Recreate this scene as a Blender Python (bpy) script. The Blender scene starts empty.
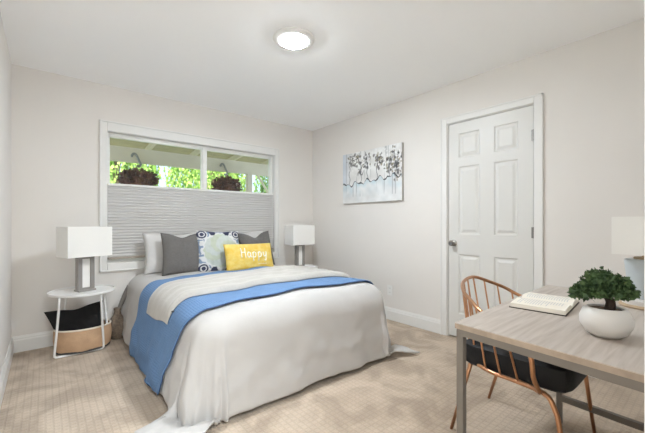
import bpy, bmesh, math, random
from mathutils import Vector, Matrix, noise
random.seed(7)
PI = math.pi
scene = bpy.context.scene
C = scene.collection

# ------------------------------------------------------------------ camera, world, light, exposure
cam_d = bpy.data.cameras.new('camera'); cam = bpy.data.objects.new('camera', cam_d); C.objects.link(cam)
cam.location = (0, 0, 1.106)
cam.rotation_euler = (PI/2, 0, -math.radians(40.05))
cam_d.sensor_width = 36.0; cam_d.lens = 333.0/650.0*36.0
cam_d.shift_y = (222.0-216.5)/650.0
cam_d.clip_start = 0.02
scene.camera = cam

world = bpy.data.worlds.new('World'); scene.world = world; world.use_nodes = True
bg = world.node_tree.nodes['Background']
bg.inputs['Color'].default_value = (0.60, 0.76, 1.0, 1); bg.inputs['Strength'].default_value = 1.25

sun_d = bpy.data.lights.new('sun', 'SUN'); sun_d.energy = 5.5; sun_d.angle = 0.02; sun_d.color = (1, .95, .84)
sun = bpy.data.objects.new('sun', sun_d); C.objects.link(sun); sun.rotation_euler = (math.radians(38), 0, math.radians(-25))

LAMP_X, LAMP_Y = 1.385, 2.0
CEIL_EMIT = 265.0
def area(name, loc, size, power, col=(1, 1, 1), size_y=None, rot=(0, 0, 0)):
    d = bpy.data.lights.new(name, 'AREA'); d.energy = power; d.color = col; d.shape = 'RECTANGLE'
    d.size = size; d.size_y = size_y or size
    o = bpy.data.objects.new(name, d); C.objects.link(o); o.location = loc; o.rotation_euler = rot
    return o
area('hall_fill_light', (0.2, -0.9, 2.40), 0.9, 86, (.83, .925, 1))  # added unseen fill light behind the camera, brightens the room

vs = scene.view_settings
vs.view_transform = 'Standard'; vs.look = 'None'; vs.exposure = 0.61; vs.gamma = 1.0; vs.use_curve_mapping = False
scene.cycles.max_bounces = 10; scene.cycles.diffuse_bounces = 8; scene.cycles.transparent_max_bounces = 12
scene.cycles.sample_clamp_indirect = 8

# ------------------------------------------------------------------ materials
def srgb(r, g, b):
    f = lambda c: (c/255/12.92) if c/255 <= .04045 else ((c/255+.055)/1.055)**2.4
    return (f(r), f(g), f(b), 1)
def mat(name, col, rough=.6, metal=0, var=0, vscale=5, bump=0, bscale=50, sheen=0, col2=None, spec=None, trans=0, subsurf=0):
    m = bpy.data.materials.new(name); m.use_nodes = True
    nt = m.node_tree; N = nt.nodes; L = nt.links; b = N['Principled BSDF']
    b.inputs['Base Color'].default_value = col; b.inputs['Roughness'].default_value = rough; b.inputs['Metallic'].default_value = metal
    if spec is not None: b.inputs['Specular IOR Level'].default_value = spec
    if sheen: b.inputs['Sheen Weight'].default_value = sheen
    if trans: b.inputs['Transmission Weight'].default_value = trans
    tc = N.new('ShaderNodeTexCoord')
    if var or col2:
        n = N.new('ShaderNodeTexNoise'); n.inputs['Scale'].default_value = vscale; n.inputs['Detail'].default_value = 4
        L.new(tc.outputs['Object'], n.inputs['Vector'])
        mx = N.new('ShaderNodeMix'); mx.data_type = 'RGBA'
        c2 = col2 or tuple(c*(1-var) for c in col[:3])+(1,)
        mx.inputs['A'].default_value = col; mx.inputs['B'].default_value = c2
        r = N.new('ShaderNodeMapRange'); r.inputs['From Min'].default_value = .35; r.inputs['From Max'].default_value = .65
        L.new(n.outputs['Fac'], r.inputs['Value']); L.new(r.outputs['Result'], mx.inputs['Factor']); L.new(mx.outputs['Result'], b.inputs['Base Color'])
    if bump:
        n2 = N.new('ShaderNodeTexNoise'); n2.inputs['Scale'].default_value = bscale; n2.inputs['Detail'].default_value = 3
        L.new(tc.outputs['Object'], n2.inputs['Vector'])
        bp = N.new('ShaderNodeBump'); bp.inputs['Strength'].default_value = bump; bp.inputs['Distance'].default_value = .01
        L.new(n2.outputs['Fac'], bp.inputs['Height']); L.new(bp.outputs['Normal'], b.inputs['Normal'])
    return m
def attr_mat(name, rough=.8, bump=0, bscale=300):
    m = mat(name, (1, 1, 1, 1), rough, bump=bump, bscale=bscale)
    a = m.node_tree.nodes.new('ShaderNodeAttribute'); a.attribute_name = 'col'
    m.node_tree.links.new(a.outputs['Color'], m.node_tree.nodes['Principled BSDF'].inputs['Base Color'])
    return m

M = {}
M['wall'] = mat('wall_paint', srgb(232, 228, 223), .85, var=.02, vscale=2, bump=.06, bscale=120)
M['ceil'] = mat('ceiling_paint', srgb(253, 253, 253), .9, bump=.05, bscale=90)
M['trim'] = mat('white_trim_paint', srgb(232, 231, 228), .45)
M['door'] = mat('white_door_paint', srgb(222, 221, 217), .4)
M['duvet'] = mat('white_duvet_cotton', srgb(189, 186, 183), .9, bump=.35, bscale=7, sheen=.2)
M['pillow_white'] = mat('white_pillow_cotton', srgb(210, 208, 206), .9, bump=.3, bscale=14)
M['throw'] = mat('ivory_throw_fabric', srgb(182, 178, 171), .95, bump=.35, bscale=45, sheen=.3)
M['grey'] = mat('charcoal_linen', srgb(112, 109, 106), .95, var=.12, vscale=90, bump=.3, bscale=300)
M['black_fabric'] = mat('black_fabric', srgb(38, 37, 37), .95, bump=.3, bscale=200, spec=.2)
M['black_seat'] = mat('black_seat_leather', srgb(24, 24, 26), .55, bump=.1, bscale=60, spec=.3)
M['dark_back'] = mat('dark_taupe_cloth', srgb(78, 70, 60), .95)
M['nickel'] = mat('brushed_nickel', srgb(150, 147, 143), .35, .9, bump=.05, bscale=200)
M['steel'] = mat('brushed_steel_grey', srgb(158, 153, 148), .38, .35)
M['white_metal'] = mat('white_powder_coated_steel', srgb(238, 237, 235), .4)
M['shade'] = mat('white_linen_shade', srgb(240, 238, 233), .9, bump=.1, bscale=250)
M['desk_metal'] = mat('taupe_painted_steel', srgb(118, 111, 103), .5, .15)
M['copper'] = mat('copper_metal', srgb(196, 146, 110), .3, .95, var=.1, vscale=30)
M['white_ceramic'] = mat('white_ceramic', srgb(224, 221, 217), .35, bump=.12, bscale=18)
M['lamp_ceramic'] = mat('pale_blue_grey_ceramic', srgb(188, 196, 200), .3)
M['light_wood'] = mat('light_wood', srgb(196, 172, 142), .6, var=.2, vscale=20)
M['soil'] = mat('brown_soil', srgb(84, 66, 54), .95, col2=srgb(150, 128, 108), vscale=130, bump=.8, bscale=130)
M['bark'] = mat('dark_bark', srgb(66, 50, 42), .9, var=.4, vscale=40, bump=.7, bscale=60)
M['bonsai'] = mat('bonsai_green', srgb(86, 112, 66), .7, col2=srgb(50, 76, 44), vscale=40)
M['basket'] = mat('tan_basket_cloth', srgb(200, 165, 132), .9, var=.14, vscale=14, bump=.4, bscale=160)
M['basket_rim'] = mat('cream_basket_binding', srgb(226, 216, 200), .9)
M['wicker'] = mat('taupe_wicker', srgb(140, 124, 108), .9, var=.35, vscale=70, bump=.8, bscale=90)
M['leaf_grey'] = mat('grey_dried_leaf', srgb(120, 114, 108), .8)
M['paper'] = mat('cream_paper', srgb(240, 234, 222), .85)
M['ink'] = mat('pale_print', srgb(206, 206, 206), .8)
M['cover_dark'] = mat('dark_book_cover', srgb(70, 60, 54), .6)
M['outlet'] = mat('white_plastic', srgb(236, 235, 232), .35)
M['slot'] = mat('dark_slot', srgb(60, 60, 60), .6)
M['vinyl'] = mat('white_vinyl_frame', srgb(238, 238, 234), .35)
M['blind'] = mat('light_grey_cellular_cloth', srgb(200, 198, 196), .9)
M['porch'] = mat('cream_porch_paint', srgb(226, 218, 196), .8, var=.08, vscale=3)
M['porch_board'] = mat('olive_beige_porch_boards', srgb(186, 176, 144), .85, var=.12, vscale=6)
M['hook'] = mat('grey_iron', srgb(150, 152, 146), .5, .5)
M['purple_leaf'] = mat('burgundy_leaves', srgb(136, 96, 84), .8, col2=srgb(76, 56, 54), vscale=9)
M['willow'] = mat('bright_willow_leaves', srgb(206, 228, 130), .7, col2=srgb(140, 186, 84), vscale=3)
M['shrub'] = mat('mid_green_leaves', srgb(170, 204, 120), .7, col2=srgb(110, 150, 80), vscale=3)
M['trunk'] = mat('pale_tree_bark', srgb(170, 148, 122), .9, var=.35, vscale=8, bump=.5, bscale=20)
M['grass'] = mat('lawn_green', srgb(110, 140, 70), .9, var=.3, vscale=5)
M['bounce_slab'] = mat('pale_bounce_slab', srgb(224, 218, 204), .9, var=.1, vscale=2)  # pale tone of the added slab that bounces sun upward
M['coco'] = mat('coir_brown', srgb(120, 88, 58), .95, bump=.6, bscale=60)
M['bed_fabric'] = mat('beige_bed_base', srgb(150, 140, 128), .9)
M['mattress'] = mat('white_mattress', srgb(232, 230, 226), .9)
M['tag'] = mat('dark_tag', srgb(70, 70, 74), .8)
M['text_white'] = mat('white_lettering', srgb(250, 246, 232), .8)
M['pattern'] = attr_mat('ikat_print_cloth', .9, .2, 250)
M['paint'] = attr_mat('acrylic_paint', .6, .3, 80)

# blue quilted cover: fine channel quilting
def quilt():
    m = mat('blue_quilted_cotton', srgb(104, 138, 180), .85, var=.06, vscale=10)
    nt = m.node_tree; N = nt.nodes; L = nt.links; b = N['Principled BSDF']
    uv = N.new('ShaderNodeUVMap'); uv.uv_map = 'flat'
    sx = N.new('ShaderNodeSeparateXYZ'); L.new(uv.outputs['UV'], sx.inputs[0])
    a = N.new('ShaderNodeMath'); a.operation = 'MULTIPLY'; a.inputs[1].default_value = 2*PI/.028; L.new(sx.outputs['X'], a.inputs[0])
    s = N.new('ShaderNodeMath'); s.operation = 'SINE'; L.new(a.outputs[0], s.inputs[0])
    a2 = N.new('ShaderNodeMath'); a2.operation = 'ABSOLUTE'; L.new(s.outputs[0], a2.inputs[0])
    c = N.new('ShaderNodeMath'); c.operation = 'MULTIPLY'; c.inputs[1].default_value = 2*PI/.10; L.new(sx.outputs['Y'], c.inputs[0])
    c2 = N.new('ShaderNodeMath'); c2.operation = 'SINE'; L.new(c.outputs[0], c2.inputs[0])
    c3 = N.new('ShaderNodeMath'); c3.operation = 'ABSOLUTE'; L.new(c2.outputs[0], c3.inputs[0])
    mn = N.new('ShaderNodeMath'); mn.operation = 'MULTIPLY'; L.new(a2.outputs[0], mn.inputs[0]); L.new(c3.outputs[0], mn.inputs[1])
    pw = N.new('ShaderNodeMath'); pw.operation = 'POWER'; pw.inputs[1].default_value = .45; L.new(mn.outputs[0], pw.inputs[0])
    bp = N.new('ShaderNodeBump'); bp.inputs['Strength'].default_value = .55; bp.inputs['Distance'].default_value = .006
    L.new(pw.outputs[0], bp.inputs['Height']); L.new(bp.outputs['Normal'], b.inputs['Normal'])
    return m
M['blue'] = quilt()
M['navy'] = mat('dark_blue_piping', srgb(70, 92, 130), .8)

def carpet():
    m = bpy.data.materials.new('beige_patterned_carpet'); m.use_nodes = True
    nt = m.node_tree; N = nt.nodes; L = nt.links; b = N['Principled BSDF']
    b.inputs['Roughness'].default_value = .95; b.inputs['Specular IOR Level'].default_value = .1; b.inputs['Sheen Weight'].default_value = .15
    tc = N.new('ShaderNodeTexCoord')
    br = N.new('ShaderNodeTexBrick'); br.inputs['Scale'].default_value = 1
    br.inputs['Brick Width'].default_value = .034; br.inputs['Row Height'].default_value = .034
    br.inputs['Mortar Size'].default_value = .0065; br.inputs['Mortar Smooth'].default_value = .6; br.offset = 0.0
    br.inputs['Color1'].default_value = (1, 1, 1, 1); br.inputs['Color2'].default_value = (.9, .9, .9, 1); br.inputs['Mortar'].default_value = (.0, .0, .0, 1)
    L.new(tc.outputs['Object'], br.inputs['Vector'])
    n = N.new('ShaderNodeTexNoise'); n.inputs['Scale'].default_value = 260; n.inputs['Detail'].default_value = 2; L.new(tc.outputs['Object'], n.inputs['Vector'])
    n2 = N.new('ShaderNodeTexNoise'); n2.inputs['Scale'].default_value = 3.4; n2.inputs['Detail'].default_value = 8; n2.inputs['Distortion'].default_value = 1.2
    L.new(tc.outputs['Object'], n2.inputs['Vector'])
    r = N.new('ShaderNodeMapRange'); r.inputs['From Min'].default_value = .38; r.inputs['From Max'].default_value = .62; L.new(n2.outputs['Fac'], r.inputs['Value'])
    m1 = N.new('ShaderNodeMix'); m1.data_type = 'RGBA'; m1.inputs['A'].default_value = srgb(188, 169, 149); m1.inputs['B'].default_value = srgb(219, 200, 179)
    L.new(r.outputs['Result'], m1.inputs['Factor'])
    m2 = N.new('ShaderNodeMix'); m2.data_type = 'RGBA'; m2.blend_type = 'MULTIPLY'; m2.inputs['Factor'].default_value = .09
    L.new(m1.outputs['Result'], m2.inputs['A']); L.new(br.outputs['Color'], m2.inputs['B'])
    m3 = N.new('ShaderNodeMix'); m3.data_type = 'RGBA'; m3.blend_type = 'MULTIPLY'; m3.inputs['Factor'].default_value = .35
    L.new(m2.outputs['Result'], m3.inputs['A']); L.new(n.outputs['Fac'], m3.inputs['B']); L.new(m3.outputs['Result'], b.inputs['Base Color'])
    ad = N.new('ShaderNodeMath'); ad.operation = 'ADD'; L.new(br.outputs['Color'], ad.inputs[0]); L.new(n.outputs['Fac'], ad.inputs[1])
    bp = N.new('ShaderNodeBump'); bp.inputs['Strength'].default_value = .5; bp.inputs['Distance'].default_value = .006
    L.new(ad.outputs[0], bp.inputs['Height']); L.new(bp.outputs['Normal'], b.inputs['Normal'])
    return m
M['carpet'] = carpet()

def deskwood():
    m = mat('whitewashed_wood', srgb(206, 192, 178), .5)
    nt = m.node_tree; N = nt.nodes; L = nt.links; b = N['Principled BSDF']
    tc = N.new('ShaderNodeTexCoord'); mp = N.new('ShaderNodeMapping'); mp.inputs['Scale'].default_value = (2.0, 26, 26)
    L.new(tc.outputs['Object'], mp.inputs['Vector'])
    n = N.new('ShaderNodeTexNoise'); n.inputs['Scale'].default_value = 2.2; n.inputs['Detail'].default_value = 6; n.inputs['Distortion'].default_value = .4
    L.new(mp.outputs['Vector'], n.inputs['Vector'])
    cr = N.new('ShaderNodeValToRGB'); cr.color_ramp.elements[0].position = .3; cr.color_ramp.elements[0].color = srgb(172, 160, 149)
    cr.color_ramp.elements[1].position = .62; cr.color_ramp.elements[1].color = srgb(194, 184, 175)
    L.new(n.outputs['Fac'], cr.inputs['Fac']); L.new(cr.outputs['Color'], b.inputs['Base Color'])
    return m
M['desk_wood'] = deskwood()
M['desk_edge'] = mat('tan_wood_edge', srgb(170, 153, 136), .6, var=.2, vscale=30)

def yellowcloth():
    return mat('mustard_brushed_cotton', srgb(228, 190, 80), .9, col2=srgb(234, 208, 122), vscale=16, bump=.2, bscale=200)
M['yellow'] = yellowcloth()

def glassmat():
    m = bpy.data.materials.new('clear_window_glass'); m.use_nodes = True
    nt = m.node_tree; N = nt.nodes; L = nt.links
    for n in list(N): N.remove(n)
    o = N.new('ShaderNodeOutputMaterial'); t = N.new('ShaderNodeBsdfTransparent'); g = N.new('ShaderNodeBsdfGlossy')
    t.inputs['Color'].default_value = (.97, .98, .97, 1); g.inputs['Roughness'].default_value = .02
    f = N.new('ShaderNodeFresnel'); f.inputs['IOR'].default_value = 1.35
    mx = N.new('ShaderNodeMixShader'); L.new(f.outputs[0], mx.inputs[0]); L.new(t.outputs[0], mx.inputs[1]); L.new(g.outputs[0], mx.inputs[2]); L.new(mx.outputs[0], o.inputs[0])
    return m
M['glass'] = glassmat()
def emis(name, col, s):
    m = bpy.data.materials.new(name); m.use_nodes = True
    b = m.node_tree.nodes['Principled BSDF']; b.inputs['Base Color'].default_value = (1, 1, 1, 1)
    b.inputs['Emission Color'].default_value = col; b.inputs['Emission Strength'].default_value = s
    return m
M['led'] = emis('lit_led_diffuser', (.86, .935, 1, 1), CEIL_EMIT)

# ------------------------------------------------------------------ mesh helpers
def box(bm, x0, x1, y0, y1, z0, z1, bev=0):
    vs_ = [bm.verts.new((x, y, z)) for x in (x0, x1) for y in (y0, y1) for z in (z0, z1)]
    fs = [(0, 1, 3, 2), (4, 6, 7, 5), (0, 4, 5, 1), (2, 3, 7, 6), (0, 2, 6, 4), (1, 5, 7, 3)]
    faces = [bm.faces.new([vs_[i] for i in f]) for f in fs]
    if bev:
        es = list({e for f in faces for e in f.edges})
        bmesh.ops.bevel(bm, geom=es, offset=bev, segments=2, affect='EDGES', profile=.5)
def frame_yz(bm, y0, y1, z0, z1, x0, x1, w, bottom=True): # picture frame of bars in a YZ plane
    box(bm, x0, x1, y0, y0+w, z0, z1); box(bm, x0, x1, y1-w, y1, z0, z1)
    box(bm, x0, x1, y0+w, y1-w, z1-w, z1)
    if bottom: box(bm, x0, x1, y0+w, y1-w, z0, z0+w)
def catmull(pts, n=8, closed=False):
    P = [Vector(p) for p in pts]; out = []
    N_ = len(P); rng = range(N_ if closed else N_-1)
    for i in rng:
        p0 = P[(i-1) % N_] if closed or i > 0 else P[0]*2-P[1]
        p1 = P[i]; p2 = P[(i+1) % N_]
        p3 = P[(i+2) % N_] if closed or i+2 < N_ else P[-1]*2-P[-2]
        for k in range(n):
            t = k/n
            out.append(.5*((2*p1)+(-p0+p2)*t+(2*p0-5*p1+4*p2-p3)*t*t+(-p0+3*p1-3*p2+p3)*t**3))
    if not closed: out.append(P[-1])
    return out
def tube(bm, pts, r, seg=8, closed=False, r_end=None):
    pts = [Vector(p) for p in pts]; n = len(pts); rings = []
    up = Vector((0, 0, 1)); prev = None
    for i, p in enumerate(pts):
        if closed: t = pts[(i+1) % n]-pts[(i-1) % n]
        else: t = pts[min(i+1, n-1)]-pts[max(i-1, 0)]
        if t.length < 1e-9: t = Vector((0, 0, 1))
        t.normalize()
        if prev is None:
            a = up if abs(t.dot(up)) < .9 else Vector((1, 0, 0))
            prev = (a-t*a.dot(t)).normalized()
        else:
            q = prev-t*prev.dot(t)
            prev = q.normalized() if q.length > 1e-6 else prev
        bb = t.cross(prev)
        rr = r if r_end is None else r+(r_end-r)*i/(n-1)
        rings.append([bm.verts.new(p+(prev*math.cos(2*PI*k/seg)+bb*math.sin(2*PI*k/seg))*rr) for k in range(seg)])
    m = n if closed else n-1
    for i in range(m):
        A, B = rings[i], rings[(i+1) % n]
        for k in range(seg): bm.faces.new((A[k], A[(k+1) % seg], B[(k+1) % seg], B[k]))
    if not closed:
        bm.faces.new(rings[0][::-1]); bm.faces.new(rings[-1])
def lathe(bm, prof, c=(0, 0, 0), seg=32, sx=1, sy=1, wob=None):
    rings = []
    for r, z in prof:
        ring = []
        for k in range(seg):
            a = 2*PI*k/seg; q = r*(1 if wob is None else wob(a, z))
            ring.append(bm.verts.new((c[0]+q*sx*math.cos(a), c[1]+q*sy*math.sin(a), c[2]+z)))
        rings.append(ring)
    for A, B in zip(rings, rings[1:]):
        for k in range(seg): bm.faces.new((A[k], A[(k+1) % seg], B[(k+1) % seg], B[k]))
    if prof[0][0] > 1e-4: bm.faces.new(rings[0][::-1])
    if prof[-1][0] > 1e-4: bm.faces.new(rings[-1])
    bmesh.ops.remove_doubles(bm, verts=[v for v in bm.verts], dist=1e-6)
def grid(bm, nx, ny, fn, uvfn=None):
    V = [[bm.verts.new(fn(i/nx, j/ny)) for j in range(ny+1)] for i in range(nx+1)]
    uvl = bm.loops.layers.uv.new('flat') if uvfn else None
    for i in range(nx):
        for j in range(ny):
            f = bm.faces.new((V[i][j], V[i+1][j], V[i+1][j+1], V[i][j+1]))
            if uvl:
                for l, (a, b_) in zip(f.loops, ((i, j), (i+1, j), (i+1, j+1), (i, j+1))): l[uvl].uv = uvfn(a/nx, b_/ny)
    return V

def obj(name, bm, material, parent=None, smooth=False, local=False):
    bmesh.ops.recalc_face_normals(bm, faces=bm.faces[:])
    if parent is not None and not local:
        off = parent.matrix_basis.translation.copy()
        p = parent.parent
        while p is not None: off += p.matrix_basis.translation; p = p.parent
        for v in bm.verts: v.co -= off
    me = bpy.data.meshes.new(name); bm.to_mesh(me); bm.free()
    if smooth:
        for p in me.polygons: p.use_smooth = True
        if smooth == 'auto': me.set_sharp_from_angle(angle=math.radians(38))
    me.materials.append(material)
    o = bpy.data.objects.new(name, me); C.objects.link(o)
    if parent is not None: o.parent = parent
    return o
def tag(o, label=None, cat=None, group=None, kind=None):
    if label: o['label'] = label
    if cat: o['category'] = cat
    if group: o['group'] = group
    if kind: o['kind'] = kind
    return o
def thing(name, label, cat, loc=(0, 0, 0), group=None):
    o = bpy.data.objects.new(name, None); C.objects.link(o); o.location = loc; o.empty_display_size = .1
    return tag(o, label, cat, group)
def recenter(o):      # a mesh thing built in world coordinates gets its origin at its base
    xs = [v.co for v in o.data.vertices]
    c = Vector(((min(v.x for v in xs)+max(v.x for v in xs))/2, (min(v.y for v in xs)+max(v.y for v in xs))/2, min(v.z for v in xs)))
    o.data.transform(Matrix.Translation(-c)); o.location = c
    return o
def struct(name, bm, m, smooth=False): return tag(obj(name, bm, m, smooth=smooth), kind='structure')
def NB(): return bmesh.new()

# ------------------------------------------------------------------ room shell
XL, XR, YW, H = -0.217, 3.0, 3.85, 2.44
YB = 0.05            # room face of the wall with the doorway the view looks through
b = NB(); box(b, XL-.12, XR+.9, -2.0, YW+.16, -.12, 0); struct('floor', b, M['carpet'])
b = NB(); box(b, XL-1.0, XR+.9, -2.0, YW+.16, H, H+.2); struct('ceiling', b, M['ceil'])
b = NB(); box(b, XL-.12, XL, -.07, YW+.16, 0, H); struct('wall_left', b, M['wall'])
# window wall with opening
WX0, WX1, WZ0, WZ1 = .462, 2.352, .70, 1.995
b = NB(); y0, y1 = YW, YW+.16
box(b, XL, WX0, y0, y1, 0, H); box(b, WX1, XR, y0, y1, 0, H); box(b, WX0, WX1, y0, y1, 0, WZ0); box(b, WX0, WX1, y0, y1, WZ1, H)
struct('wall_back', b, M['wall'])
# right wall with door opening
DY0, DY1, DZ = .962, 1.716, 2.056
b = NB(); box(b, XR, XR+.12, DY1, YW+.16, 0, H); box(b, XR, XR+.12, -.07, DY0, 0, H); box(b, XR, XR+.12, DY0, DY1, DZ, H)
box(b, XR+.5, XR+.6, DY0-.3, DY1+.3, 0, H); box(b, XR+.12, XR+.5, DY0-.3, DY0-.25, 0, H); box(b, XR+.12, XR+.5, DY1+.25, DY1+.3, 0, H)
struct('wall_right', b, M['wall'])
# wall with the doorway the camera stands in
OX0, OX1 = -.145, .60
b = NB(); box(b, XL, OX0, -.07, YB, 0, H); box(b, OX1, XR, -.07, YB, 0, H); box(b, OX0, OX1, -.07, YB, 2.06, H)
struct('wall_front', b, M['wall'])
b = NB(); box(b, -.95, -.85, -2, -.07, 0, H); box(b, 1.3, 1.4, -2, -.07, 0, H); box(b, -.95, 1.4, -2.1, -2, 0, H)
box(b, -.95, XL-.0, -.12, -.07, 0, H)
struct('wall_hall', b, M['wall'])
# doorway casing
b = NB(); box(b, OX1, OX1+.07, YB, YB+.015, 0, 2.13, .003); box(b, OX0-.07, OX0, YB, YB+.015, 0, 2.13, .003); box(b, OX0, OX1, YB, YB+.015, 2.06, 2.13, .003)
struct('trim_1', b, M['trim'])

# baseboards with a stepped cap
def base_profile_x(bm, x0, x1, y, s):   # runs along X at wall face y, s=-1 sticks to -Y
    prof = [(0, 0), (.014, 0), (.014, .100), (.010, .108), (.010, .118), (.006, .128), (.004, .136), (0, .136)]
    A = [bm.verts.new((x0, y+s*p, z)) for p, z in prof]; B = [bm.verts.new((x1, y+s*p, z)) for p, z in prof]
    for i in range(len(prof)-1): bm.faces.new((A[i], A[i+1], B[i+1], B[i]))
    bm.faces.new(A); bm.faces.new(B)
def base_profile_y(bm, y0, y1, x, s):
    prof = [(0, 0), (.014, 0), (.014, .100), (.010, .108), (.010, .118), (.006, .128), (.004, .136), (0, .136)]
    A = [bm.verts.new((x+s*p, y0, z)) for p, z in prof]; B = [bm.verts.new((x+s*p, y1, z)) for p, z in prof]
    for i in range(len(prof)-1): bm.faces.new((A[i], A[i+1], B[i+1], B[i]))
    bm.faces.new(A); bm.faces.new(B)
b = NB(); base_profile_x(b, XL, XR, YW, -1); struct('baseboard_back', b, M['trim'])
b = NB(); base_profile_y(b, YB, YW, XL, 1); struct('baseboard_left', b, M['trim'])
b = NB(); base_profile_y(b, DY1+.062, YW, XR, -1); base_profile_y(b, YB, DY0-.062, XR, -1); struct('baseboard_right', b, M['trim'])
b = NB(); base_profile_x(b, OX1+.07, XR, YB, 1); struct('baseboard_front', b, M['trim'])

# door casing
b = NB()
cw = .064
def casing_bar(y0, y1, z0, z1):
    box(b, XR-.016, XR, y0, y1, z0, z1, .004)
casing_bar(DY1, DY1+cw, 0, DZ+cw); casing_bar(DY0-cw, DY0, 0, DZ+cw); casing_bar(DY0, DY1, DZ, DZ+cw)
box(b, XR-.022, XR-.012, DY1+cw-.016, DY1+cw, 0, DZ+cw, .003); box(b, XR-.022, XR-.012, DY0-cw, DY0-cw+.016, 0, DZ+cw, .003)
box(b, XR-.022, XR-.012, DY0-cw, DY1+cw, DZ+cw-.016, DZ+cw, .003)
box(b, XR, XR+.12, DY0, DY0+.006, 0, DZ); box(b, XR, XR+.12, DY1-.006, DY1, 0, DZ); box(b, XR, XR+.12, DY0, DY1, DZ-.006, DZ)
struct('trim_2', b, M['trim'])

# six panel door
door = bpy.data.objects.new('door_1', None); C.objects.link(door); door.location = (XR+.006, (DY0+DY1)/2, 0); door['kind'] = 'structure'
b = NB()
ya, yb, za, zb = DY0+.010, DY1-.009, .014, DZ-.009
xf = XR+.006
rows = [(.235, .80), (.99, 1.63), (1.715, 1.945)]
cols = [(1.085, 1.280), (1.405, 1.605)]
# stiles and rails at full height, recessed fields with raised bevelled centres
ys = [ya]+[v for c_ in cols for v in c_]+[yb]; zs = [za]+[v for r_ in rows for v in r_]+[zb]
for i in range(len(ys)-1):
    for j in range(len(zs)-1):
        if i % 2 == 1 and j % 2 == 1:
            Y0, Y1, Z0, Z1 = ys[i], ys[i+1], zs[j], zs[j+1]
            def ring(d, x): return [b.verts.new(p) for p in ((x, Y0+d, Z0+d), (x, Y1-d, Z0+d), (x, Y1-d, Z1-d), (x, Y0+d, Z1-d))]
            R = [ring(0, xf), ring(.010, xf+.009), ring(.022, xf+.009), ring(.044, xf+.001)]
            for A, B in zip(R, R[1:]):
                for k in range(4): b.faces.new((A[k], A[(k+1) % 4], B[(k+1) % 4], B[k]))
            b.faces.new(R[-1])
        else:
            b.faces.new([b.verts.new(p) for p in ((xf, ys[i], zs[j]), (xf, ys[i+1], zs[j]), (xf, ys[i+1], zs[j+1]), (xf, ys[i], zs[j+1]))])
bmesh.ops.remove_doubles(b, verts=b.verts[:], dist=1e-5)
box(b, xf+.012, xf+.036, ya, yb, za, zb)
for (Y0, Y1, Z0, Z1) in ((ya, ya+.001, za, zb), (yb-.001, yb, za, zb), (ya, yb, za, za+.001), (ya, yb, zb-.001, zb)): box(b, xf, xf+.02, Y0, Y1, Z0, Z1)
obj('door_leaf', b, M['door'], door)
b = NB()
ky, kz = 1.650, .905
prof = [(0, 0), (.031, 0), (.031, .004), (.024, .010), (.011, .014), (.010, .030), (.018, .038), (.026, .048), (.027, .058), (.020, .067), (0, .070)]
lathe(b, prof, seg=24)
for v in b.verts: x, y, z = v.co; v.co = Vector((xf-z, ky+x, kz+y))
obj('door_knob', b, M['nickel'], door, smooth='auto')
for hz in (1.805, 1.02, .24):
    b = NB(); tube(b, [(XR-.004, DY0+.004, hz-.045), (XR-.004, DY0+.004, hz+.045)], .006, 10); box(b, XR-.001, XR+.005, DY0, DY0+.022, hz-.044, hz+.044)
    obj('hinge', b, M['nickel'], door, smooth='auto')

# window casing
b = NB()
X0, X1, Z0, Z1 = .400, 2.414, .622, 2.091
def cas(x0, x1, z0, z1): box(b, x0, x1, YW-.016, YW, z0, z1, .004)
cas(X0, WX0, Z0, Z1); cas(WX1, X1, Z0, Z1); cas(WX0, WX1, WZ1, Z1); cas(WX0, WX1, Z0, WZ0)
t_ = .014
for q in ((X0, X0+t_, Z0, Z1), (X1-t_, X1, Z0, Z1), (X0, X1, Z1-t_, Z1), (X0, X1, Z0, Z0+t_)): box(b, q[0], q[1], YW-.023, YW-.012, q[2], q[3], .003)
struct('trim_3', b, M['trim'])
# window unit
win = bpy.data.objects.new('window_1', None); C.objects.link(win); win.location = ((WX0+WX1)/2, YW+.08, WZ0); win['kind'] = 'structure'
b = NB()
fy0, fy1 = YW+.055, YW+.12
fw = .022
box(b, WX0, WX0+fw, fy0, fy1, WZ0, WZ1); box(b, WX1-fw, WX1, fy0, fy1, WZ0, WZ1); box(b, WX0+fw, WX1-fw, fy0, fy1, WZ1-fw, WZ1); box(b, WX0+fw, WX1-fw, fy0, fy1, WZ0, WZ0+fw)
obj('window_frame', b, M['vinyl'], win)
b = NB(); box(b, 1.412, 1.457, fy0-.006, fy1, WZ0+fw, WZ1-fw, .003); obj('mullion', b, M['vinyl'], win)
for (xa, xb) in ((WX0+fw, 1.412), (1.457, WX1-fw)):
    b = NB(); s = .018
    box(b, xa, xa+s*.5, fy0+.01, fy1-.01, WZ0+fw, WZ1-fw); box(b, xb-s*.5, xb, fy0+.01, fy1-.01, WZ0+fw, WZ1-fw)
    box(b, xa, xb, fy0+.01, fy1-.01, WZ1-fw-s, WZ1-fw); box(b, xa, xb, fy0+.01, fy1-.01, WZ0+fw, WZ0+fw+s)
    sash = obj('window_sash', b, M['vinyl'], win)
    b = NB(); box(b, xa+.002, xb-.002, fy0+.03, fy0+.034, WZ0+fw+.002, WZ1-fw-.002); obj('window_pane', b, M['glass'], sash)
b = NB(); box(b, WX0, WX1, YW, fy0, WZ0-.0, WZ0+.004); box(b, WX0, WX0+.003, YW, fy0, WZ0, WZ1); box(b, WX1-.003, WX1, YW, fy0, WZ0, WZ1); box(b, WX0, WX1, YW, fy0, WZ1-.003, WZ1)
obj('window_sill', b, M['trim'], win)

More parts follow.
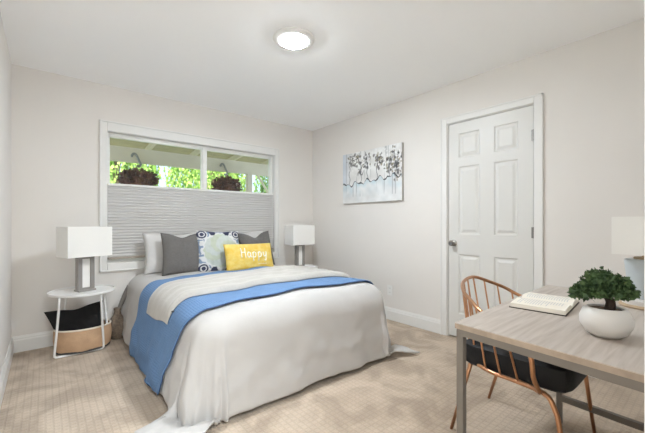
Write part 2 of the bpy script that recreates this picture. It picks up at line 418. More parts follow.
# pleated shade, lowered from the top
sh = thing('cellular_shade', 'light grey pleated window shade lowered from the top across the lower window', 'window shade', ((WX0+WX1)/2, YW+.028, .735))
b = NB(); n = 24; zt, zl = 1.468, .757; xa, xb = WX0+.008, WX1-.008
prof = []
for i in range(n*2+1):
    z = zl+(zt-zl)*i/(n*2); prof.append((.007 if i % 2 == 0 else .0125, z))
A = [b.verts.new((xa, YW+.030-p, z)) for p, z in prof]; B = [b.verts.new((xb, YW+.030-p, z)) for p, z in prof]
for i in range(len(prof)-1): b.faces.new((A[i], A[i+1], B[i+1], B[i]))
A2 = [b.verts.new((xa, YW+.030+p, z)) for p, z in prof]; B2 = [b.verts.new((xb, YW+.030+p, z)) for p, z in prof]
for i in range(len(prof)-1): b.faces.new((A2[i], A2[i+1], B2[i+1], B2[i]))
obj('pleated_cloth', b, M['blind'], sh)
b = NB(); box(b, xa, xb, YW+.010, YW+.050, zt-.002, zt+.020, .003); obj('top_rail', b, M['vinyl'], sh)
b = NB(); box(b, xa, xb, YW+.012, YW+.048, zl-.020, zl+.002, .003); obj('bottom_rail', b, mat('taupe_shade_rail', srgb(170, 160, 148), .6), sh)

# outlet on the right wall
ot = thing('wall_outlet', 'white wall outlet plate low on the right wall behind the bed', 'outlet', (XR-.001, 2.42, .333))
b = NB(); box(b, XR-.007, XR-.0005, 2.385, 2.455, .275, .39, .002); obj('cover_plate', b, M['outlet'], ot)
for dz in (.31, .355):
    b = NB(); box(b, XR-.0085, XR-.006, 2.405, 2.435, dz-.014, dz+.014, .001); s_ = obj('socket', b, M['outlet'], ot)
    b = NB(); box(b, XR-.009, XR-.0083, 2.412, 2.414, dz-.006, dz+.006); box(b, XR-.009, XR-.0083, 2.426, 2.428, dz-.006, dz+.006); obj('slot', b, M['slot'], s_)

# ceiling light
cl = thing('ceiling_light', 'round white flush ceiling light, switched on', 'ceiling light', (LAMP_X, LAMP_Y, H))
b = NB(); lathe(b, [(.150, 0), (.150, -.010), (.140, -.018), (.118, -.021), (.103, -.0215), (.1025, -.004)], (LAMP_X, LAMP_Y, H), 48); obj('trim_ring', b, M['white_metal'], cl, smooth='auto')
b = NB(); lathe(b, [(0, -.032), (.06, -.031), (.088, -.028), (.098, -.025), (.1015, -.019), (.102, -.008)], (LAMP_X, LAMP_Y, H), 48); obj('diffuser', b, M['led'], cl, smooth='auto')

# ------------------------------------------------------------------ outside
b = NB(); box(b, -14, 22, YW+.16, 9.2, -.5, -.34); tag(obj('bounce_slab', b, M['bounce_slab']), kind='structure')  # unseen pale slab added to bounce sunlight up under the porch
b = NB(); box(b, -14, 22, 9.2, 40, -.5, -.35); tag(obj('ground', b, M['grass']), kind='structure')
po = thing('porch_roof', 'cream painted porch roof with rafters outside the window', 'porch', (1.5, 5.2, 2.3))
b = NB()
def slab(bm, x0, x1, ya_, yb_, za_, zb_, t, ):   # sloped board between (ya,za) and (yb,zb), thickness t upward
    P = [(ya_, za_), (yb_, zb_), (yb_, zb_+t), (ya_, za_+t)]
    A = [bm.verts.new((x0, y, z)) for y, z in P]; B = [bm.verts.new((x1, y, z)) for y, z in P]
    bm.faces.new(A[::-1]); bm.faces.new(B)
    for k in range(4): bm.faces.new((A[k], A[(k+1) % 4], B[(k+1) % 4], B[k]))
nb = 16
for i in range(nb):
    f0, f1 = i/nb, (i+1)/nb-.004
    slab(b, -3.2, 6.5, 4.02+f0*3.0, 4.02+f1*3.0, 2.70-f0*.30, 2.70-f1*.30, .025)
obj('roof_boards', b, M['porch_board'], po)
for i in range(-4, 6):
    x = 1.40+.78*i
    b = NB(); slab(b, x-.022, x+.022, 4.02, 6.95, 2.60, 2.31, .096); obj('rafter', b, M['porch'], po)
b = NB(); box(b, -3.2, 6.5, 6.22, 6.32, 2.09, 2.325); obj('beam', b, M['porch'], po)
for px_ in (-1.6, 3.22):
    b = NB(); box(b, px_-.05, px_+.05, 6.22, 6.32, -.35, 2.09); pst = obj('post', b, M['porch'], po)
b = NB(); tube(b, [(3.42, 6.27, 2.09), (3.80, 6.27, 1.55)], .028, 4); obj('brace', b, M['porch'], po)
b = NB(); tube(b, [(4.12, 6.27, 2.09), (3.72, 6.27, 1.55)], .028, 4); obj('brace', b, M['porch'], po)

def leafball(bm, c, rx, ry, rz, n, size, droop=0, rng=random):
    for _ in range(n):
        a = rng.uniform(0, 2*PI); u = rng.uniform(-1, 1); r = rng.uniform(.45, 1)**.5
        q = math.sqrt(1-u*u)
        p = Vector((c[0]+rx*r*q*math.cos(a), c[1]+ry*r*q*math.sin(a), c[2]+rz*r*u))
        leaf(bm, p, size*rng.uniform(.6, 1.3), droop, rng)
def leaf(bm, p, s, droop=0, rng=random):
    d = Vector((rng.gauss(0, 1), rng.gauss(0, 1), rng.gauss(0, 1)-droop)).normalized()
    e = d.cross(Vector((rng.gauss(0, 1), rng.gauss(0, 1), rng.gauss(0, 1)))).normalized()*s*.34
    d = d*s
    v = [bm.verts.new(p), bm.verts.new(p+d*.5+e), bm.verts.new(p+d), bm.verts.new(p+d*.5-e)]
    bm.faces.new(v)

for (hx, lab) in ((1.165, 'burgundy leafed hanging basket behind the left window pane'), (2.665, 'burgundy leafed hanging basket behind the right window pane')):
    hb = thing('hanging_basket', lab, 'plant', (hx, 6.10, 1.66), 'hanging baskets on the porch beam')
    b = NB(); leafball(b, (hx, 6.10, 1.80), .28, .27, .16, 1500, .055); obj('foliage', b, M['purple_leaf'], hb)
    b = NB(); lathe(b, [(0, 0), (.10, .01), (.17, .06), (.21, .15), (.2, .15), (.0, .14)], (hx, 6.10, 1.66), 20); obj('pot', b, M['coco'], hb, smooth='auto')
    for k in range(3):
        a = k*2*PI/3+.3
        b = NB(); tube(b, [(hx+.2*math.cos(a), 6.10+.2*math.sin(a), 1.80), (hx, 6.17, 2.045)], .004, 5); obj('wire', b, M['hook'], hb)
    b = NB()
    pts = catmull([(hx-.01, 6.18, 2.04), (hx+.02, 6.18, 2.02), (hx+.045, 6.18, 2.06), (hx+.02, 6.18, 2.12), (hx, 6.18, 2.17), (hx-.03, 6.18, 2.22), (hx-.065, 6.18, 2.22), (hx-.08, 6.215, 2.18)], 6)
    tube(b, pts, .018, 8); obj('hook', b, M['hook'], hb, smooth=True)

def willow(x, y, lab, w=2.2, top=5.2, low=1.0, nst=260, trunk=.16, m='willow', seed=1, gap=None):
    rng = random.Random(seed)
    t = thing('willow_tree', lab, 'tree', (x, y, -.35), 'trees behind the porch')
    b = NB(); pts = catmull([(x, y, -.35), (x+.08, y, 1), (x-.06, y, 2.2), (x+.1, y, 3.4), (x, y, top)], 6)
    tube(b, pts, trunk, 10, r_end=.05)
    for k in range(5):
        a = k*1.3+seed; z0 = 2.0+.5*k
        tube(b, catmull([(x, y, z0), (x+.5*math.cos(a), y+.4*math.sin(a), z0+.6), (x+.8*w*math.cos(a)*.6, y+.8*w*.6*math.sin(a), z0+.9)], 5), .06, 7, r_end=.015)
    obj('trunk', b, M['trunk'], t, smooth=True)
    b = NB()
    for _ in range(nst):
        a = rng.uniform(0, 2*PI); r = w*math.sqrt(rng.uniform(.02, 1)); sx, sy = x+r*math.cos(a), y+r*math.sin(a)*.7
        z = top-rng.uniform(0, 1.6)*(r/w+.3); zend = low+rng.uniform(0, 1.4)+(.0 if r > .3*w else 1.3)
        ph = rng.uniform(0, 6)
        while z > zend:
            leaf(b, Vector((sx+.08*math.sin(z*2+ph)+rng.gauss(0, .03), sy+rng.gauss(0, .03), z)), rng.uniform(.08, .15), 3.0, rng)
            z -= .045
    obj('foliage', b, M[m], t)
willow(1.45, 10.2, 'bright green willow tree behind left window pane', 1.05, 5.0, .9, 120, .15, 'willow', 3)
willow(4.9, 12.8, 'bright green willow tree behind right window pane', 1.55, 5.2, .9, 170, .22, 'willow', 5)
willow(7.3, 11.0, 'green willow tree seen at right edge of the window', 1.3, 5.0, .9, 130, .16, 'shrub', 8)

# ------------------------------------------------------------------ bed
BX0, BX1, BY0, BY1 = .625, 2.215, 1.77, 3.80
TOP = .565; RR = .15
bed = thing('bed', 'queen bed beneath the window, its base hidden under white bedding', 'bed', ((BX0+BX1)/2, (BY0+BY1)/2, 0))
b = NB(); box(b, BX0+.06, BX1-.06, BY0+.06, BY1, .13, .27, .015); obj('bed_frame', b, M['bed_fabric'], bed)
b = NB(); box(b, BX0+.045, BX1-.045, BY0+.045, BY1, .272, .520, .04); obj('mattress', b, M['mattress'], bed, smooth='auto')
for lx in (BX0+.12, BX1-.12):
    for ly in (BY0+.14, BY1-.1):
        b = NB(); lathe(b, [(.022, 0), (.03, .13)], (lx, ly, 0), 14); obj('leg', b, M['slot'], bed, smooth='auto')

def sstep(a, b_, x):
    t = max(0, min(1, (x-a)/(b_-a))); return t*t*(3-2*t)
def drape(x, y, off=0, soft=1.0):
    """flat cloth point (x, y) -> point draped over the mattress"""
    ix = min(max(x, BX0+RR), BX1-RR); iy = max(y, BY0+RR)
    dx, dy = x-ix, y-iy; d = math.hypot(dx, dy)
    R = RR+off
    puff = .040*math.sin(PI*min(1, max(0, (ix-BX0)/(BX1-BX0))))**.7*sstep(BY0, BY0+.35, y+.15)
    nz = noise.noise(Vector((x*3.1, y*2.6, 1.3)))*.014+(.3-abs(noise.noise(Vector((x*2.2+y, y*3.4, 6)))))*.012+noise.noise(Vector((x*8, y*7, 4)))*.004
    if d < 1e-6:
        return Vector((ix, iy, TOP+off+puff+nz*soft))
    nx, ny = dx/d, dy/d
    # corner and side dependent length
    ang = math.atan2(-ny, nx)      # 0 = right side, pi/2 = foot, pi = left
    k = 1.0
    if nx < 0:
        k += .20*math.exp(-((ang-2.70)/.45)**2)*sstep(.05, .5, d)
        k += .26*math.exp(-((ang-PI)/.30)**2)*math.exp(-((y-(BY0+.10))/.22)**2)*sstep(.05, .5, d)
        k -= .02*math.exp(-((ang-2.05)/.30)**2)
    else:
        k += .03*math.exp(-((ang-.80)/.34)**2)*sstep(.05, .5, d)-.10*math.exp(-((ang-.25)/.2)**2)-.12*math.exp(-((ang-1.25)/.2)**2)
    k *= 1+.035*noise.noise(Vector((x*3.3, y*3.3, 11)))*sstep(.2, .6, d)
    d *= k
    slope = math.radians(82) if ny > -.5 else math.radians(84)
    if nx < 0 and abs(ny) < .2: slope = math.radians(79)
    arc = R*slope
    if d <= arc:
        a = d/R; o, z = R*math.sin(a), -R*(1-math.cos(a))
    else:
        e = d-arc
        o = R*math.sin(slope)+e*math.cos(slope); z = -R*(1-math.cos(slope))-e*math.sin(slope)
    s = (x if abs(ny) > abs(nx) else y)
    t = sstep(.08, .55, d)
    # soft vertical folds
    fold = (.020*math.sin(ang*5+.6)*math.exp(-max(0, d-.6)*6) if (d > 0 and abs(nx) > .05 and abs(ny) > .05) else 0)
    fold += .014*(.5-abs(noise.noise(Vector((x*3.2+y*1.5, y*3-x*.8, d*2.2+3)))))+.010*noise.noise(Vector((x*6+3, d*7, y*6)))
    fold += .016*noise.noise(Vector((x*4.5*abs(ny), y*4.5*abs(nx), 7.7+ang)))+.008*noise.noise(Vector((x*11, y*11, d*4)))
    o += fold*t*soft*1.5
    zz = TOP+off+z+puff*(1-t)+nz*soft*(1-t)
    floor_z = .016+off*.5
    if zz < floor_z:
        extra = (floor_z-zz)/math.sin(slope)
        o += extra*.8
        zz = floor_z+.085*(1-math.exp(-extra/.05))*math.exp(-extra/.16)+.010*abs(noise.noise(Vector((x*9, y*9, 2))))
    return Vector((ix+nx*o, iy+ny*o, zz))
FL = .585
b = NB()
ax0, ax1, ay0, ay1 = BX0-.47, BX1+.47, BY0-.475, BY1-.02
grid(b, 150, 140, lambda u, v: drape(ax0+(ax1-ax0)*u, ay0+(ay1-ay0)*v))
dv = obj('duvet', b, M['duvet'], smooth=True); recenter(dv)
tag(dv, 'rumpled white comforter draped over the bed to the carpet', 'comforter')
md = dv.modifiers.new('thick', 'SOLIDIFY'); md.thickness = .012; md.offset = -1

def cov(u, v, off=.014):
    x = (BX0-.51)+(2.45-(BX0-.51))*u
    o_ = max(0, (BX0+.03)-x)
    yf = 1.99-.05*u+.50*o_; yb2 = 3.16-.15*o_
    y = yf+(yb2-yf)*v
    p = drape(x, y, off); p.z += 0
    return p
b = NB(); grid(b, 130, 60, lambda u, v: cov(u, v), lambda u, v: ((BX0-.465)+2.23*u, 1.15*v))
cv = obj('coverlet', b, M['blue'], smooth=True)
tag(cv, 'blue quilted coverlet folded across the bed and hanging down its left side', 'coverlet')
md = cv.modifiers.new('thick', 'SOLIDIFY'); md.thickness = .008; md.offset = 1
b = NB(); tube(b, [cov(u/60, 0, .017) for u in range(61)], .0042, 6); pp = obj('piping', b, M['navy'], cv, smooth=True); pp['label'] = 'darker blue piped edge'
b = NB(); tube(b, [cov(u/60, 1, .017) for u in range(61)], .0042, 6); pp = obj('piping', b, M['navy'], cv, smooth=True); pp['label'] = 'darker blue piped edge'

def thr(u, v):
    x = .50+(2.29-.50)*u; 
    yf = 2.27-.09*u+.008*math.sin(u*9); yb2 = 2.82+.02*u+.01*math.sin(u*7+1)
    if u < .06: pass
    y = yf+(yb2-yf)*v
    x += (.02-.04*v)*(1-u)+.008*math.sin(v*8)
    return x, y
b = NB()
nu, nv = 90, 44
def thp(u, v, top):
    x, y = thr(u, v); base = drape(x, y, .026)
    e = min(u, 1-u)*1.6; f_ = min(v, 1-v)*.74
    q = min(1, e/.03)*min(1, f_/.03)
    h = .004+.034*math.sqrt(q)+.006*noise.noise(Vector((x*9, y*9, 3)))*q+.004*math.sin(v*30+2*math.sin(u*5))*q
    return base+Vector((0, 0, h)) if top else base
T = grid(b, nu, nv, lambda u, v: thp(u, v, True)); Bt = grid(b, nu, nv, lambda u, v: thp(u, v, False))
def stitch(e1, e2):
    for i in range(len(e1)-1): b.faces.new((e1[i], e1[i+1], e2[i+1], e2[i]))
stitch(T[0], Bt[0]); stitch(T[-1], Bt[-1]); stitch([r[0] for r in T], [r[0] for r in Bt]); stitch([r[-1] for r in T], [r[-1] for r in Bt])
tw = obj('throw_blanket', b, M['throw'], smooth=True)
tag(tw, 'folded ivory throw blanket lying across the blue coverlet', 'blanket')
b = NB(); p = thp(.05, 0.0, True); box(b, p.x-.012, p.x+.014, p.y-.012, p.y+.004, p.z-.012, p.z-.006); tg = obj('care_tag', b, M['tag'], tw); tg['label'] = 'small dark tag'

# ------------------------------------------------------------------ pillows
def pillow_bm(w, h, t, dip=.0, pinch=.06, n=36, colf=None, seed=0, puffp=.42):
    bm = NB(); cl_ = bm.loops.layers.color.new('col') if False else None
    cols_ = []
    def P(u, v, s):
        x = w/2*u*(1-pinch*(1-v*v)); z = h/2*v*(1-pinch*(1-u*u))
        if v > 0: z -= dip*math.exp(-(u/.38)**2)*v*v
        th = t/2*max(0, (1-u*u)*(1-v*v))**puffp
        th *= 1+.10*noise.noise(Vector((u*2.2, v*2.2, seed)))
        th += .006*noise.noise(Vector((u*6, v*6, seed+5)))*((1-u*u)*(1-v*v))**.5
        return Vector((x, -s*th, z))
    for s in (1, -1):
        grid(bm, n, n, lambda a, c_: P(a*2-1, c_*2-1, s))
    bmesh.ops.remove_doubles(bm, verts=bm.verts[:], dist=1e-6)
    return bm, P
def place(o, loc, tilt, rz=0, roll=0):
    o.location = loc
    o.rotation_euler = (Matrix.Rotation(math.radians(rz), 3, 'Z') @ Matrix.Rotation(-math.radians(tilt), 3, 'X') @ Matrix.Rotation(math.radians(roll), 3, 'Y')).to_euler()
def set_base(o):   # origin at the bottom edge of the pillow
    pass
for (x, lab) in ((1.085, 'white sleeping pillow standing behind the left charcoal pillow'), (1.775, 'white sleeping pillow standing behind the right charcoal pillow')):
    bm, _ = pillow_bm(.68, .42, .17, dip=.02, seed=x)
    o = obj('pillow', bm, M['pillow_white'], smooth=True); tag(o, lab, 'pillow', 'white sleeping pillows'); place(o, (x, 3.70, .79), 12)
bm, _ = pillow_bm(.40, .43, .15, dip=.035, pinch=.08, seed=3)
o = obj('throw_pillow', bm, M['grey'], smooth=True); tag(o, 'charcoal square pillow, left of the patterned pillow', 'pillow', 'charcoal pillows'); place(o, (1.065, 3.50, .788), 15, -3, 1)
bm, _ = pillow_bm(.44, .43, .15, dip=.06, pinch=.08, seed=9)
o = obj('throw_pillow', bm, M['grey'], smooth=True); tag(o, 'charcoal square pillow, half hidden behind the yellow pillow', 'pillow', 'charcoal pillows'); place(o, (1.915, 3.535, .782), 15, 4, -3)

# ikat pillow
NAVY, BLUEG, LT, GRN, WHT = srgb(56, 60, 84), srgb(124, 142, 166), srgb(196, 202, 200), srgb(188, 196, 170), srgb(214, 214, 213)
def mixc(a, c_, f): return tuple(a[i]*(1-f)+c_[i]*f for i in range(4))
def ikat(u, v):       # u, v in -1..1
    wob = .05*math.sin(23*v+3*u)+.04*math.sin(31*u)
    au, av = abs(u), abs(v)
    r = math.hypot(u*.95, v*.95)+wob*.4
    c_ = WHT
    # centre medallion, pale green and grey
    if r < .84: c_ = mixc(LT, GRN, .7 if math.sin(10*r+4*math.atan2(v, u)) > .1 else .15)
    if .76 < r < .86: c_ = WHT
    # scrolls
    a = math.atan2(av, au)
    if .86 < r < 1.06: c_ = BLUEG if math.sin(8*math.atan2(v, u)+r*16) > -.3 else WHT
    dc = math.hypot(1-au, 1-av)
    # corner medallion rings
    cc = math.hypot(au-.82, av-.80)
    if cc < .25: c_ = WHT
    if cc < .20: c_ = NAVY
    if cc < .135: c_ = WHT
    if cc < .09: c_ = NAVY
    # navy tongues running along the edges from each corner
    if .30 > au*0+cc and False: pass
    if av > .74 and .18 < au < .60 and av > .80+.12*math.sin(au*14+wob): c_ = NAVY
    if au > .80 and .15 < av < .55 and math.sin(av*15+u) > .2: c_ = BLUEG
    return c_
def color_pillow(o, w, h, fn, back):
    me = o.data; at = me.color_attributes.new('col', 'FLOAT_COLOR', 'POINT')
    for i, v in enumerate(me.vertices):
        at.data[i].color = fn(max(-1, min(1, v.co.x/(w/2)/.97)), max(-1, min(1, v.co.z/(h/2)/.97))) if v.co.y < .002 else back
bm, _ = pillow_bm(.47, .46, .15, dip=.01, pinch=.05, n=110, seed=5)
o = obj('throw_pillow', bm, M['pattern'], smooth=True); color_pillow(o, .47, .46, ikat, WHT)
tag(o, 'white square pillow with navy and pale green medallion print', 'pillow'); place(o, (1.425, 3.455, .790), 15, 0, 2)

# yellow lumbar pillow with lettering
YW_, YH_, YT_ = .57, .305, .12
bm, PF = pillow_bm(YW_, YH_, YT_, dip=.0, pinch=.03, seed=2)
yp = obj('lumbar_pillow', bm, M['yellow'], smooth=True); tag(yp, 'small mustard yellow pillow with white lettering, in front of the others', 'pillow'); place(yp, (1.685, 3.26, .726), 18, 2, 1)
yp.data.materials.append(M['dark_back'])
for p_ in yp.data.polygons:
    if p_.center.y > .006: p_.material_index = 1
STROKES = {
 'H': [[(0, 0), (0.05, .5), (.02, 1)], [(.42, 0), (.42, .5), (.47, 1)], [(0, .5), (.2, .56), (.45, .5)]],
 'a': [[(.38, .5), (.2, .55), (.03, .3), (.1, .03), (.28, .08), (.38, .3), (.38, .5), (.38, .1), (.5, 0)]],
 'p': [[(.05, .5), (.04, 0), (.02, -.4)], [(.05, .35), (.2, .55), (.38, .4), (.32, .08), (.15, 0), (.05, .1)]],
 'y': [[(.03, .5), (.08, .12), (.25, .08), (.38, .3)], [(.42, .52), (.38, .1), (.28, -.35), (.08, -.32)]]}
b = NB()
def letters(s, x0, z0, sz, r):
    x = x0
    for ch in s:
        for st in STROKES[ch]:
            pts = []
            for q in catmull([(px*1.0, 0, pz) for px, pz in st], 5):
                X = x+q.x*sz; Z = z0+q.z*sz
                u = max(-.97, min(.97, X/(YW_/2))); v = max(-.97, min(.97, Z/(YH_/2)))
                pp_ = PF(u, v, 1); pts.append((X, pp_.y-.0015, Z))
            tube(b, pts, r, 6)
        x += .62*sz
letters('Happy', -.125, -.012, .104, .0058)
tx = obj('lettering', b, M['text_white'], yp, smooth=True, local=True); tx['label'] = 'white brush lettering'
b = NB()
for i in range(9):      # small second line of script
    X = .06+.012*i; u, v = X/(YW_/2), -.085/(YH_/2); y_ = PF(u, v, 1).y-.001
    tube(b, [(X, y_, -.079), (X+.005, y_, -.090), (X+.009, y_, -.080)], .0013, 5)
tx = obj('lettering', b, M['text_white'], yp, smooth=True, local=True); tx['label'] = 'small white second line of script'

# ------------------------------------------------------------------ nightstands
def nightstand(cx, cy, lab):
    t = thing('nightstand', lab, 'nightstand', (cx, cy, 0), 'round white nightstands')
    b = NB(); lathe(b, [(0, .508), (.224, .508), (.232, .512), (.234, .530), (.230, .530), (.227, .518), (0, .518)], (cx, cy, 0), 56); obj('tray_top', b, M['white_metal'], t, smooth='auto')
    # two leaning U-shaped loops: each pair of legs turns in at the carpet
    for (fy, ty) in ((-.045, -.165), (.085, .150)):
        for s_ in (-1, 1):
            dx = -.022 if fy < 0 else .03
            pts = [(cx+s_*.135+dx, cy+ty, .507), (cx+s_*.150+dx, cy+(ty+fy)/2, .26), (cx+s_*.165+dx, cy+fy-.008, .045), (cx+s_*.160+dx, cy+fy, .016), (cx+s_*.135+dx, cy+fy, .0095), (cx+dx, cy+fy, .0095)]
            b = NB(); tube(b, catmull(pts, 5), .0085, 10); obj('leg', b, M['white_metal'], t, smooth=True)
    return t
def copy_tree(o, parent=None):
    c_ = o.copy(); C.objects.link(c_); c_.parent = parent
    for ch in o.children: copy_tree(ch, c_)
    return c_
NX, NY = .245, 3.50
ns = nightstand(NX, NY, 'round white metal nightstand at the left of the bed')
ns2 = copy_tree(ns); ns2.location = (2.53, 3.52, 0); ns2['label'] = 'round white nightstand hidden behind the right of the bed'

def table_lamp(cx, cy, z, lab):
    t = thing('table_lamp', lab, 'lamp', (cx, cy, z), 'bedside lamps')
    w = .15
    b = NB(); box(b, cx-.066, cx+.066, cy-.045, cy+.045, z, z+.014, .002); obj('base', b, M['steel'], t)
    b = NB()
    zb_, zt_ = z+.014, z+.292; x0, x1 = cx-.062, cx+.062; y0_, y1_ = cy-.026, cy+.026
    box(b, x0, x0+.030, y0_, y1_, zb_, zt_); box(b, x1-.030, x1, y0_, y1_, zb_, zt_); box(b, x0+.030, x1-.030, y0_, y1_, zt_-.018, zt_); box(b, x0+.030, x1-.030, y0_, y1_, zb_, zb_+.016)
    obj('frame', b, M['steel'], t)
    b = NB(); box(b, x0+.0305, x1-.0305, cy-.012, cy+.012, zb_+.0130, zt_-.0185); o_ = obj('inset_panel', b, M['shade'], t); o_['label'] = 'white inset panel'
    b = NB(); tube(b, [(cx, cy, zt_), (cx, cy, zt_+.10)], .007, 8); obj('neck', b, M['steel'], t, smooth='auto')
    b = NB(); lathe(b, [(.010, 0), (.024, .02), (.028, .045), (.018, .07), (0, .08)], (cx, cy, zt_+.10), 16); obj('bulb', b, M['white_ceramic'], t, smooth=True)
    b = NB()
    zs0, zs1 = z+.296, z+.546; ax_, ay_ = .168, .100; th = .003
    box(b, cx-ax_, cx+ax_, cy-ay_, cy-ay_+th, zs0, zs1); box(b, cx-ax_, cx+ax_, cy+ay_-th, cy+ay_, zs0, zs1)
    box(b, cx-ax_, cx-ax_+th, cy-ay_+th, cy+ay_-th, zs0, zs1); box(b, cx+ax_-th, cx+ax_, cy-ay_+th, cy+ay_-th, zs0, zs1)
    box(b, cx-ax_+th, cx+ax_-th, cy-.003, cy+.003, zs0+.02, zs0+.026)
    box(b, cx-ax_+th, cx+ax_-th, cy-ay_+th, cy+ay_-th, zs1-.012, zs1-.010)
    obj('lamp_shade', b, M['shade'], t)
    return t
tl = table_lamp(.262, 3.50, .519, 'box shade lamp on the left nightstand')
tl2 = copy_tree(tl); tl2.location = (2.53, 3.52, .519); tl2['label'] = ''; tl.rotation_euler = (0, 0, math.radians(20)); tl2['label'] = 'box shade lamp in the corner beyond the bed'

# basket and cushion under the left nightstand
bk = thing('storage_basket', 'tan cloth basket on the carpet under the left nightstand', 'basket', (NX, 3.53, 0))
cy_ = 3.565
b = NB(); lathe(b, [(0, .022), (.205, .022), (.215, .04), (.222, .12), (.218, .205), (.208, .205), (.210, .12), (.200, .045), (0, .035)], (NX+.01, cy_, 0), 48, sx=.93, sy=.72, wob=lambda a, z: 1+.012*math.sin(a*7+z*20)); obj('body', b, M['basket'], bk, smooth='auto')
b = NB(); tube(b, [(NX+.01+.214*.93*math.cos(2*PI*k/48), cy_+.214*.72*math.sin(2*PI*k/48), .208) for k in range(48)], .0075, 8, closed=True); obj('rim', b, M['basket_rim'], bk, smooth=True)
b = NB(); lathe(b, [(.200, .019), (.212, .019), (.212, .036), (.200, .036)], (NX+.01, cy_, 0), 40, sx=.93, sy=.72); obj('bottom_ring', b, M['slot'], bk, smooth='auto')
bm, _ = pillow_bm(.41, .34, .10, dip=.02, pinch=.06, seed=14)
for v in bm.verts: v.co.x = v.co.x*(1-.26*(.5-v.co.z/.34))+.03*(.5-v.co.z/.34)
o = obj('throw_pillow', bm, M['black_fabric'], smooth=True); tag(o, 'black pillow leaning in the basket below the left nightstand', 'pillow'); place(o, (NX-.035, 3.56, .215), 8, 0, -5)

# woven vase
vs_ = thing('floor_vase', 'taupe woven vase holding one dried leaf, between nightstand and bed', 'vase', (.530, 3.72, 0))
b = NB(); lathe(b, [(0, 0), (.055, 0), (.082, .05), (.088, .10), (.070, .165), (.036, .215), (.026, .25), (.032, .285), (.026, .285), (.02, .25), (0, .24)], (.530, 3.72, 0), 28, wob=lambda a, z: 1+.015*math.sin(a*14)*math.cos(z*180)); obj('body', b, M['wicker'], vs_, smooth='auto')
b = NB()
pl = [(.530, 3.72, .25), (.575, 3.71, .36), (.61, 3.69, .50)]
ws = [.010, .020, .002]
L_ = []; pp2 = catmull(pl, 8)
for i, p in enumerate(pp2):
    f = i/(len(pp2)-1); w_ = .002+.020*math.sin(PI*min(1, f*1.02+.02))**.8
    L_.append((b.verts.new(p+Vector((-w_, -.004, .003))), b.verts.new(p+Vector((0, .006, 0))), b.verts.new(p+Vector((w_, -.004, -.003)))))
for A, B in zip(L_, L_[1:]):
    b.faces.new((A[0], A[1], B[1], B[0])); b.faces.new((A[1], A[2], B[2], B[1]))
lf = obj('dried_leaf', b, M['leaf_grey'], vs_, smooth=True); md = lf.modifiers.new('t', 'SOLIDIFY'); md.thickness = .002

# ------------------------------------------------------------------ painting
pa = thing('canvas_painting', 'abstract grey, white and pale blue canvas on the right wall', 'painting', (XR, 2.695, 1.343))
PY0, PY1, PZ0, PZ1 = 2.228, 3.163, 1.343, 1.972
b = NB(); box(b, XR-.034, XR-.002, PY0, PY1, PZ0, PZ1, .002); obj('canvas', b, mat('canvas_edge', srgb(186, 180, 174), .8), pa)
b = NB(); nU, nV = 230, 150
grid(b, nU, nV, lambda u, v: (XR-.0352, PY1+(PY0-PY1)*u, PZ0+(PZ1-PZ0)*v))
pt = obj('painted_face', b, M['paint'], pa)
rp = random.Random(4)
blobs = []
for cxp, top_, bot_ in ((.17, .97, .74), (.26, .98, .72), (.34, .95, .55), (.44, .95, .62), (.62, .9, .60), (.68, .86, .66), (.80, .78, .5), (.86, .97, .55), (.95, .86, .40), (.92, .7, .35)):
    for _ in range(34):
        z_ = rp.uniform(bot_, top_); blobs.append((cxp+rp.gauss(0, .028), z_, rp.uniform(.004, .020), rp.uniform(.010, .04), rp.choice((0, 0, 1, 2))))
for _ in range(60): blobs.append((rp.uniform(.12, .98), rp.uniform(.55, .98), rp.uniform(.006, .02), rp.uniform(.01, .03), 3))
def paintc(u, v):
    n1 = noise.noise(Vector((u*5, v*5, 1)))+.5*noise.noise(Vector((u*14, v*12, 3)))
    base_ = mixc(srgb(222, 221, 219), srgb(240, 240, 239), min(1, max(0, .5+n1)))
    line = .36+.10*u+.03*math.sin(u*31)+.022*math.sin(u*57+1)+.015*noise.noise(Vector((u*40, 0, 0)))
    if v < line:
        k = math.exp(-(line-v)/.16); base_ = mixc(base_, srgb(186, 212, 222), min(1, k*.85*(.7+.8*noise.noise(Vector((u*9, v*9, 6))))))
    if u < .16 and v > line: base_ = mixc(base_, srgb(178, 196, 216), .55*(1-u/.16))
    dr = noise.noise(Vector((u*38, v*1.5, 8)))
    if dr > .25 and v > .12: base_ = mixc(base_, srgb(158, 160, 162), min(.55, (dr-.25)*2.2))
    for bx_, bz_, ra, rb, kind in blobs:
        du, dv_ = (u-bx_)/ra, (v-bz_)/rb
        if abs(du) < 1.2 and abs(dv_) < 1.2:
            q = du*du+dv_*dv_
            if q < 1: base_ = mixc(base_, (srgb(58, 58, 60), srgb(120, 118, 116), srgb(150, 140, 118), srgb(244, 244, 243))[kind], .85*(1-q)**.4)
    for tx_ in (.13, .345, .455, .62, .81):
        if v > line and v < .8 and abs(u-tx_-.01*math.sin(v*30)) < .006: base_ = mixc(base_, srgb(80, 84, 92), .7)
    wl = .010+.006*math.sin(u*43)
    if abs(v-line) < wl: base_ = mixc(base_, srgb(44, 48, 56), .92)
    return base_
at = pt.data.color_attributes.new('col', 'FLOAT_COLOR', 'POINT')
for i in range(nU+1):
    for j in range(nV+1): at.data[i*(nV+1)+j].color = paintc(i/nU, j/nV)

